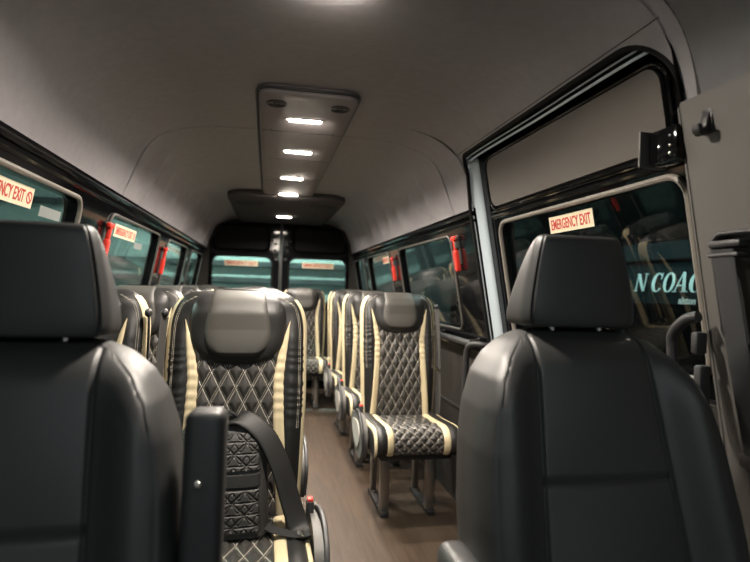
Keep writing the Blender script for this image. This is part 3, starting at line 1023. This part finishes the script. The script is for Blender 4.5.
# ------------------------------------------------------------------ backpack
bag = thing('backpack', 'black backpack with embossed geometric front leaning on the nearest quilted seat', 'backpack', (-0.240, 1.545, 0.480))
BW, BD, BH = 0.135, 0.060, 0.300
def bag_hw(z):
    v = z/BH
    return BW*(1-0.10*v)*max(0.0, 1-max(0, (v-0.72)/0.30)**2.4)**(1/2.4) if v > 0.72 else BW*(1-0.10*v)
def bag_front(x, z):
    w = max(0.01, bag_hw(z)); r = min(1, abs(x)/w); k = max(0, 1-r**3.2)**(1/3.2)
    t = BD*(1-0.25*(z/BH))*math.sqrt(max(0.02, 1-max(0, (z/BH-0.75)/0.26)**2))
    return (0.075*z/BH)-t*k*(1+0.15*math.sin(PI*min(1, z/BH))), t
bm = bmesh.new(); prev = first = None; N = 64
for k in range(61):
    z = BH*k/60; w = max(0.01, bag_hw(z)); ring = []
    for j in range(N):
        a = 2*PI*j/N; co, si = math.cos(a), math.sin(a)
        x = w*math.copysign(abs(co)**(2/3.2), co)
        yf, t = bag_front(x, z)
        y = yf if si < 0 else 0.075*z/BH+t*abs(si)**(2/3.2)
        y += 0.003*math.sin(x*60+z*45)*ss(0.6, 0.9, abs(x)/w)
        ring.append(bm.verts.new((x, y, z)))
    if prev:
        for j in range(N): bm.faces.new((prev[j], prev[(j+1) % N], ring[(j+1) % N], ring[j]))
    else: first = ring
    prev = ring
bm.faces.new(prev); bm.faces.new(first[::-1])
obj('bag_body', bm, M['bag'], bag)
def hexpat(x, z):
    u, v = x/0.034, z/0.030
    p, q = u+v, u-v
    d1 = abs(p/2-round(p/2)); d2 = abs(q/2-round(q/2)); d3 = abs(v-round(v))
    arc = abs((v-math.floor(v))-0.5-0.30*math.cos(2*PI*u))
    return min(1, min(d1, d2, d3*0.8, arc*0.7)/0.10)**0.7
def bag_patch(z0, z1, f, name, m, nu, nv, frac=0.84):
    bm = bmesh.new()
    def pp(u, v):
        z = z0+(z1-z0)*u; x = bag_hw(z)*frac*(2*v-1)
        yf, t = bag_front(x, z)
        e = min(1, min(u, 1-u)/0.04)*min(1, min(v, 1-v)/0.03)
        return Vector((x, yf-(f(x, z)*e-0.002), z))
    surf(bm, pp, nu, nv)
    return obj(name, bm, m, bag)
bag_patch(0.012, 0.125, lambda x, z: 0.005+0.005*hexpat(x, z), 'embossed_lower_panel', M['bag'], 110, 190)
bag_patch(0.165, 0.265, lambda x, z: 0.005+0.005*hexpat(x, z), 'embossed_upper_panel', M['bag'], 100, 190)
bag_patch(0.126, 0.160, lambda x, z: 0.010, 'front_band', M['bag_web'], 12, 60)
bl = Vector((-0.240, 1.545, 0.480))
def bloc(*p): return [Vector(q)-bl for q in p]
bm = bmesh.new()
pts = smooth_path(bloc((-0.235, 1.600, 0.755), (-0.185, 1.590, 0.775), (-0.125, 1.570, 0.735), (-0.080, 1.548, 0.655), (-0.048, 1.525, 0.560), (-0.026, 1.500, 0.500), (-0.022, 1.46, 0.482)), 8)
sweep(bm, pts, flat(0.060, 0.014, 20), side=Vector((0.75, 0.50, 0.35)))
st_ = obj('shoulder_strap', bm, M['bag_strap'], bag)
bm = bmesh.new()
pts2 = smooth_path(bloc((-0.130, 1.55, 0.500), (-0.09, 1.50, 0.494), (-0.03, 1.47, 0.492), (0.000, 1.46, 0.500)), 8)
sweep(bm, pts2, flat(0.026, 0.004), side=Vector((0, 1, 0.3)))
obj('lower_strap', bm, M['bag_web'], bag)
bm = bmesh.new()
sweep(bm, smooth_path(bloc((-0.285, 1.605, 0.755), (-0.270, 1.600, 0.785), (-0.235, 1.598, 0.795), (-0.205, 1.600, 0.782), (-0.195, 1.605, 0.755)), 6), flat(0.022, 0.008), side=Vector((0, 1, 0)))
obj('top_handle', bm, M['bag_web'], bag)
bm = bmesh.new(); box(bm, Vector((-0.022, 1.468, 0.497))-bl, (0.02, 0.03, 0.012), 0.003)
obj('strap_buckle', bm, M['chrome'], bag)

# ------------------------------------------------------------------ stickers, hammers, rail
def sticker(lb, text, mtx, w, h, ink='sticker_red', paper='sticker', icon=False):
    r = thing('exit_sticker', lb, 'sticker', group='emergency exit stickers on the windows')
    bm = bmesh.new(); box(bm, (0, 0, 0), (w, h, 0.0012)); bm.transform(mtx)
    obj('paper', bm, M[paper], r, smooth=False)
    if text:
        sz = h*0.82
        bm = text_bm(text, sz, off=sz*0.016, sx=1.0, ext=0.0003)
        xs = [v.co.x for v in bm.verts]; ys = [v.co.y for v in bm.verts]
        tw = max(xs)-min(xs); cx = (max(xs)+min(xs))/2; cy_ = (max(ys)+min(ys))/2
        avail = w*(0.78 if icon else 0.90); hh = max(ys)-min(ys)
        for v in bm.verts:
            v.co.x = (v.co.x-cx)*avail/tw-(w*0.06 if icon else 0); v.co.y = (v.co.y-cy_)*(h*0.62/hh); v.co.z += 0.0011
        bm.transform(mtx); obj('print', bm, M[ink], r, smooth=False)
    if icon:
        bm = bmesh.new()
        sweep(bm, [Vector((w*0.425+0.016*math.cos(2*PI*k/20), 0.016*math.sin(2*PI*k/20), 0.001)) for k in range(20)], circ(0.003, 6), closed=True)
        sweep(bm, [Vector((w*0.425-0.011, 0.011, 0.001)), Vector((w*0.425+0.011, -0.011, 0.001))], circ(0.003, 6))
        for v in bm.verts: v.co.z = 0.001+(v.co.z-0.001)*0.2
        bm.transform(mtx); obj('icon', bm, M['sticker_red'], r, smooth=False)
    return r
def wmtx(sd, y, z, base=0.0):
    x = xw(z)+base+0.0205
    ya = Vector((-SL*sd, 0, 1))
    return frame_mtx((sd*x, y, z), (0, -sd, 0), ya)
sticker('cream sticker with red EMERGENCY EXIT lettering on the sliding door window', 'EMERGENCY EXIT', wmtx(1, 1.690, 1.410, DB), 0.270, 0.060)
sticker('cream EMERGENCY EXIT sticker with red icon on the left window nearest the driver seat', 'EMERGENCY EXIT', wmtx(-1, 1.635, 1.398), 0.34, 0.062, icon=True)
sticker('cream exit sticker on the second left window, right of the near red hammer', 'EMERGENCY EXIT', wmtx(-1, 2.90, 1.395), 0.40, 0.060, icon=True)
sticker('small cream exit sticker on the far right side window behind the far red hammer', 'EMERGENCY EXIT', wmtx(1, 4.45, 1.40), 0.22, 0.055)
for x, s in ((-0.43, 'left'), (0.42, 'right')):
    sticker(f'cream exit sticker across the top of the {s} rear door window', 'EMERGENCY EXIT', frame_mtx((x, YR-0.038, 1.395), (1, 0, 0), (0, 0, 1)), 0.36, 0.062)
for lb, y, z, w in (('small grey sticker on the near left window beside the EMERGENCY EXIT sticker', 1.955, 1.372, 0.17), ('small grey sticker on the second left window below its exit sticker', 3.20, 1.352, 0.17)):
    r = thing('window_label', lb, 'sticker')
    bm = bmesh.new(); box(bm, (0, 0, 0), (w, 0.034, 0.0012)); bm.transform(wmtx(-1, y, z)); obj('paper', bm, M['sticker_grey'], r, smooth=False)

def hammer():
    r = thing('emergency_hammer', '', 'emergency hammer', group='red emergency hammers on the window pillars')
    # local: hangs in the y-z plane, x = into the cabin (scaled by side at placement)
    bm = bmesh.new()
    box(bm, (0.018, 0, -0.035), (0.024, 0.030, 0.110), 0.007, 3)
    box(bm, (0.018, 0.002, 0.045), (0.018, 0.016, 0.060), 0.005, 2)
    for k in range(7): box(bm, (0.018, 0, -0.078+k*0.013), (0.027, 0.032, 0.004), 0.001, 1)
    hd = obj('handle', bm, M['red'], r)
    bm = bmesh.new(); box(bm, (0.018, 0.0, 0.080), (0.024, 0.056, 0.024), 0.008, 3)
    obj('hammer_head', bm, M['red'], r)
    bm = bmesh.new()
    bmesh.ops.create_cone(bm, cap_ends=True, segments=10, radius1=0.007, radius2=0.002, depth=0.016, matrix=Matrix.Translation((0.018, 0.036, 0.080)) @ Matrix.Rotation(-PI/2, 4, 'X'))
    obj('steel_tip', bm, M['chrome'], r)
    bm = bmesh.new(); box(bm, (0.002, 0.004, 0.02), (0.012, 0.036, 0.150), 0.004); box(bm, (0.012, 0.018, 0.045), (0.026, 0.012, 0.036), 0.003)
    obj('bracket', bm, M['grey_plastic'], r)
    return r
h0 = hammer()
HM = [(-1, 2.49, 1.318, 'red emergency hammer on the left pillar nearest the driver headrest'),
      (-1, 3.79, 1.300, 'red emergency hammer on the left wall, farther one between the side windows'),
      (1, 2.63, 1.352, 'red emergency hammer on the right pillar next to the pale blue door jamb'),
      (1, 4.05, 1.315, 'red emergency hammer on the right wall, farther one above the single seats')]
for i, (sd, y, z, lb) in enumerate(HM):
    o = h0 if i == 0 else copy_tree(h0)
    o.location = (sd*(xw(z)), y, z); o.rotation_euler = (0, math.atan(SL), PI if sd > 0 else 0)
    o['label'] = lb

g = thing('grab_rail', 'dark tubular grab rail on the wall beside the nearest single seat', 'handrail', (0.865, 2.45, 0.95))
bm = bmesh.new()
sweep(bm, smooth_path([(0.045, -0.07, -0.05), (0.0, -0.06, -0.04), (-0.035, -0.01, -0.045), (-0.045, 0.02, -0.09), (-0.045, 0.03, -0.25), (-0.045, 0.03, -0.60), (-0.02, 0.03, -0.68), (0.055, 0.03, -0.70)], 7), circ(0.015, 12))
obj('tube', bm, M['dark_plastic'], g)
bm = bmesh.new()
for z in (-0.28, -0.52): box(bm, (-0.0, 0.03, z), (0.10, 0.012, 0.010), 0.003)
obj('bracket', bm, M['steel'], g)
s = thing('sill_bar', 'dark padded bar along the sill under the first right rear window', 'rail', (0.88, 3.1, 0.90))
bm = bmesh.new(); sweep(bm, [Vector((-0.015, -0.58, 0)), Vector((-0.015, 0.7, 0))], circ(0.018, 10))
obj('bar', bm, M['dark_plastic'], s)
bm = bmesh.new()
for y in (-0.5, 0.05, 0.6): box(bm, (0.012, y, 0.0), (0.04, 0.03, 0.03), 0.005)
obj('mount', bm, M['steel'], s)

# ------------------------------------------------------------------ outside: garage and parked coach
bm = bmesh.new(); box(bm, (0, 4, -0.75), (30, 30, 0.1))
struct(obj('ground', bm, M['concrete'], smooth=False))
bm = bmesh.new(); box(bm, (-4.6, 4, 1.6), (0.2, 24, 4.8))
wl = struct(obj('wall_garage_left', bm, M['wallpaint'], smooth=False))
bm = bmesh.new()
for k in range(9): box(bm, (-4.45, -3+k*1.7, 1.6), (0.16, 0.16, 4.8), 0.01)
obj('wall_post', bm, M['garage_dark'], wl)
bm = bmesh.new()
box(bm, (-4.44, 4, 0.55), (0.1, 24, 0.22)); box(bm, (-4.44, 4, 2.9), (0.1, 24, 0.12))
obj('wall_band', bm, M['garage_dark'], wl)
bm = bmesh.new(); box(bm, (0, 9.6, 1.6), (24, 0.2, 4.8))
wb = struct(obj('wall_garage_back', bm, M['wallpaint'], smooth=False))
bm = bmesh.new()
for z in (0.85, 1.235, 1.51, 2.4): box(bm, (0, 9.45, z), (24, 0.1, 0.09))
for x in (-3, -1.5, 1.5, 3): box(bm, (x, 9.46, 1.6), (0.07, 0.08, 4.8))
box(bm, (6.0, 9.44, 1.6), (9.0, 0.12, 4.7))  # dark sheet added to darken the view through the right windows
obj('wall_band', bm, M['garage_dark'], wb)

co = thing('parked_coach', 'dark parked coach with pale blue lettering, seen through the sliding door window', 'coach', (3.0, 4.0, -0.7))
bm = bmesh.new()
def coach_sec(u, v):
    z = 0.35+3.0*v; x = 0.0 if z < 2.3 else 0.10*(z-2.3)
    if z > 3.1: x += (z-3.1)**2*3
    return Vector((x, -4.6+9.5*u, z))
surf(bm, coach_sec, 4, 40)
box(bm, (1.25, 0.15, 1.8), (2.3, 9.4, 2.9), 0.05)
obj('body', bm, M['coach'], co)
bm = bmesh.new(); box(bm, (-0.02, 0.15, 1.03), (0.06, 9.4, 1.56), 0.02)
obj('lower_body', bm, M['coach_black'], co)
bm = bmesh.new()
for k in range(5): plate(bm, rrect(-4.2+k*1.72, -2.50+k*1.72, 2.32, 3.02, 0.03), [], lambda a, b, o: Vector((-0.015+0.10*max(0, b-2.3)+o, a, b)), 0.02)
obj('window', bm, M['coach_glass'], co)
bm = bmesh.new(); box(bm, (-0.01, 0.15, 2.155), (0.04, 9.4, 0.022), 0.005)
obj('body_crease', bm, M['coach_black'], co)
bm = bmesh.new()       # slanted serif capitals N C O A C
def glyph_map(x0):
    return lambda a, b, o: Vector((x0+a+0.30*b, b, o))
def bar(x0, pts): plate(bm, pts, [], glyph_map(x0), 0.003)
def quad(x0, xa, xb, ya, yb): bar(x0, [(xa, ya), (xb, ya), (xb, yb), (xa, yb)])
HC = 0.150
def ell(rx, ry, cx, a0=0, a1=360, n=40): return [(cx+rx*math.cos(math.radians(a0+(a1-a0)*k/n)), HC/2+ry*math.sin(math.radians(a0+(a1-a0)*k/n))) for k in range(n)]
def gO(x0): plate(bm, ell(0.062, 0.078, 0.062), [ell(0.033, 0.069, 0.062)], glyph_map(x0), 0.003)
def gC(x0):
    o = ell(0.064, 0.078, 0.064, 42, 322); i_ = ell(0.034, 0.069, 0.070, 322, 42)
    bar(x0, o+[(0.064+0.064*math.cos(math.radians(322)), HC/2+0.078*math.sin(math.radians(322)))]+i_)
    bar(x0, [(0.096, 0.100), (0.106, 0.100), (0.112, 0.152), (0.104, 0.152)])
def gN(x0):
    quad(x0, 0.010, 0.020, 0, HC); quad(x0, 0.108, 0.118, 0, HC)
    bar(x0, [(-0.004, HC), (0.036, HC), (0.119, 0.0), (0.096, 0.0)])
    quad(x0, -0.008, 0.038, 0, 0.008); quad(x0, 0.092, 0.136, HC-0.008, HC)
def gA(x0):
    bar(x0, [(0.0, 0.0), (0.012, 0.0), (0.068, HC), (0.058, HC)])
    bar(x0, [(0.090, 0.0), (0.124, 0.0), (0.082, HC+0.004), (0.056, HC+0.004)])
    quad(x0, 0.026, 0.100, 0.046, 0.056)
    quad(x0, -0.018, 0.032, 0, 0.008); quad(x0, 0.074, 0.142, 0, 0.008)
gN(-0.34); gC(-0.145); gO(-0.012); gA(0.118); gC(0.262)
bm.transform(frame_mtx((-0.014, -0.185, 1.905), (0, -1, 0), (0, 0, 1)))
obj('lettering', bm, M['letters'], co, smooth=False)
bm = text_bm('alston', 0.075, off=0.0015, shear=0.25, sx=0.95, ext=0.002)
bm.transform(frame_mtx((-0.014, -0.44, 1.838), (0, -1, 0), (0, 0, 1)))
obj('small_lettering', bm, M['white'], co, smooth=False)
for y in (-3.0, 2.6):
    bm = bmesh.new()
    bmesh.ops.create_cone(bm, cap_ends=True, segments=32, radius1=0.46, radius2=0.46, depth=0.25, matrix=Matrix.Translation((0.16, y, 0.47)) @ Matrix.Rotation(PI/2, 4, 'Y'))
    obj('wheel', bm, M['rubber'], co)

# strip lights added out of view to brighten coach, garage walls and cab
def added_light(lb, loc, ln, ax, m='added_lamp'):
    r = thing('added_strip_light', lb, 'lamp', loc, 'added strip lights outside the van')
    s = (0.08, ln, 0.04) if ax == 'y' else (ln, 0.08, 0.04)
    bm = bmesh.new(); box(bm, (0, 0, 0.05), (s[0]+0.08, s[1]+0.08, 0.06), 0.01); obj('housing', bm, M['light_grey'], r)
    bm = bmesh.new(); box(bm, (0, 0, 0), s); obj('tube', bm, M[m], r, smooth=False)
added_light('added strip light above the gap, brightening the parked coach', (1.9, 3.6, 3.1), 2.4, 'y', 'added_mid_lamp')
added_light('added strip light brightening the garage wall left of the van', (-3.2, 3.2, 3.1), 3.0, 'y')
added_light('added strip light brightening the back wall behind the rear doors', (0, 8.3, 3.1), 3.0, 'x')
added_light('added strip light brightening the ground ahead of the van windscreen', (0, -3.2, 3.1), 3.0, 'x', 'added_weak_lamp')
# van roof skin above the headliner
bm = bmesh.new()
surf(bm, lambda u, v: Vector(((prof(min(1, 1-abs(2*u-1)))[0]+0.06)*(1 if u > 0.5 else -1) if abs(u-0.5) > 1e-6 else 0, YF+(YR-YF)*v, prof(min(1, 1-abs(2*u-1)))[1]+0.05)) if False else Vector((1.72*(u-0.5)*0.98, YF+(YR-YF)*v, 1.99-0.17*abs(2*u-1)**5)), 30, 2)
struct(obj('roof', bm, M['gloss']))

# ------------------------------------------------------------------ world, camera
w = bpy.data.worlds.new('World'); SC.world = w; w.use_nodes = True
bg = w.node_tree.nodes['Background']
bg.inputs['Color'].default_value = (0.90, 0.94, 0.96, 1); bg.inputs['Strength'].default_value = 0.024

cam = bpy.data.cameras.new('Camera'); cam.sensor_width = 36; cam.lens = 540/750*36
cam.clip_start = 0.02; cam.clip_end = 100
cam.dof.use_dof = True; cam.dof.focus_distance = 1.75; cam.dof.aperture_fstop = 2.6
co_ = bpy.data.objects.new('Camera', cam); COL.objects.link(co_)
yaw, pitch, roll = math.atan(106.8/540), math.radians(0.78), math.radians(1.8)
fwd = Vector((math.sin(yaw)*math.cos(pitch), math.cos(yaw)*math.cos(pitch), math.sin(pitch)))
right = Vector((math.cos(yaw), -math.sin(yaw), 0)); up = right.cross(fwd)
r2 = right*math.cos(roll)+up*math.sin(roll); u2 = up*math.cos(roll)-right*math.sin(roll)
mm = Matrix((r2, u2, -fwd)).transposed().to_4x4(); mm.translation = (-0.13, 0.0, 1.16)
co_.matrix_world = mm
SC.camera = co_
SC.cycles.diffuse_bounces = 8; SC.cycles.max_bounces = 16; SC.cycles.transparent_max_bounces = 16
SC.view_settings.view_transform = 'Standard'; SC.view_settings.look = 'None'
SC.view_settings.gamma = 1; SC.view_settings.use_curve_mapping = False
SC.view_settings.exposure = 3.1
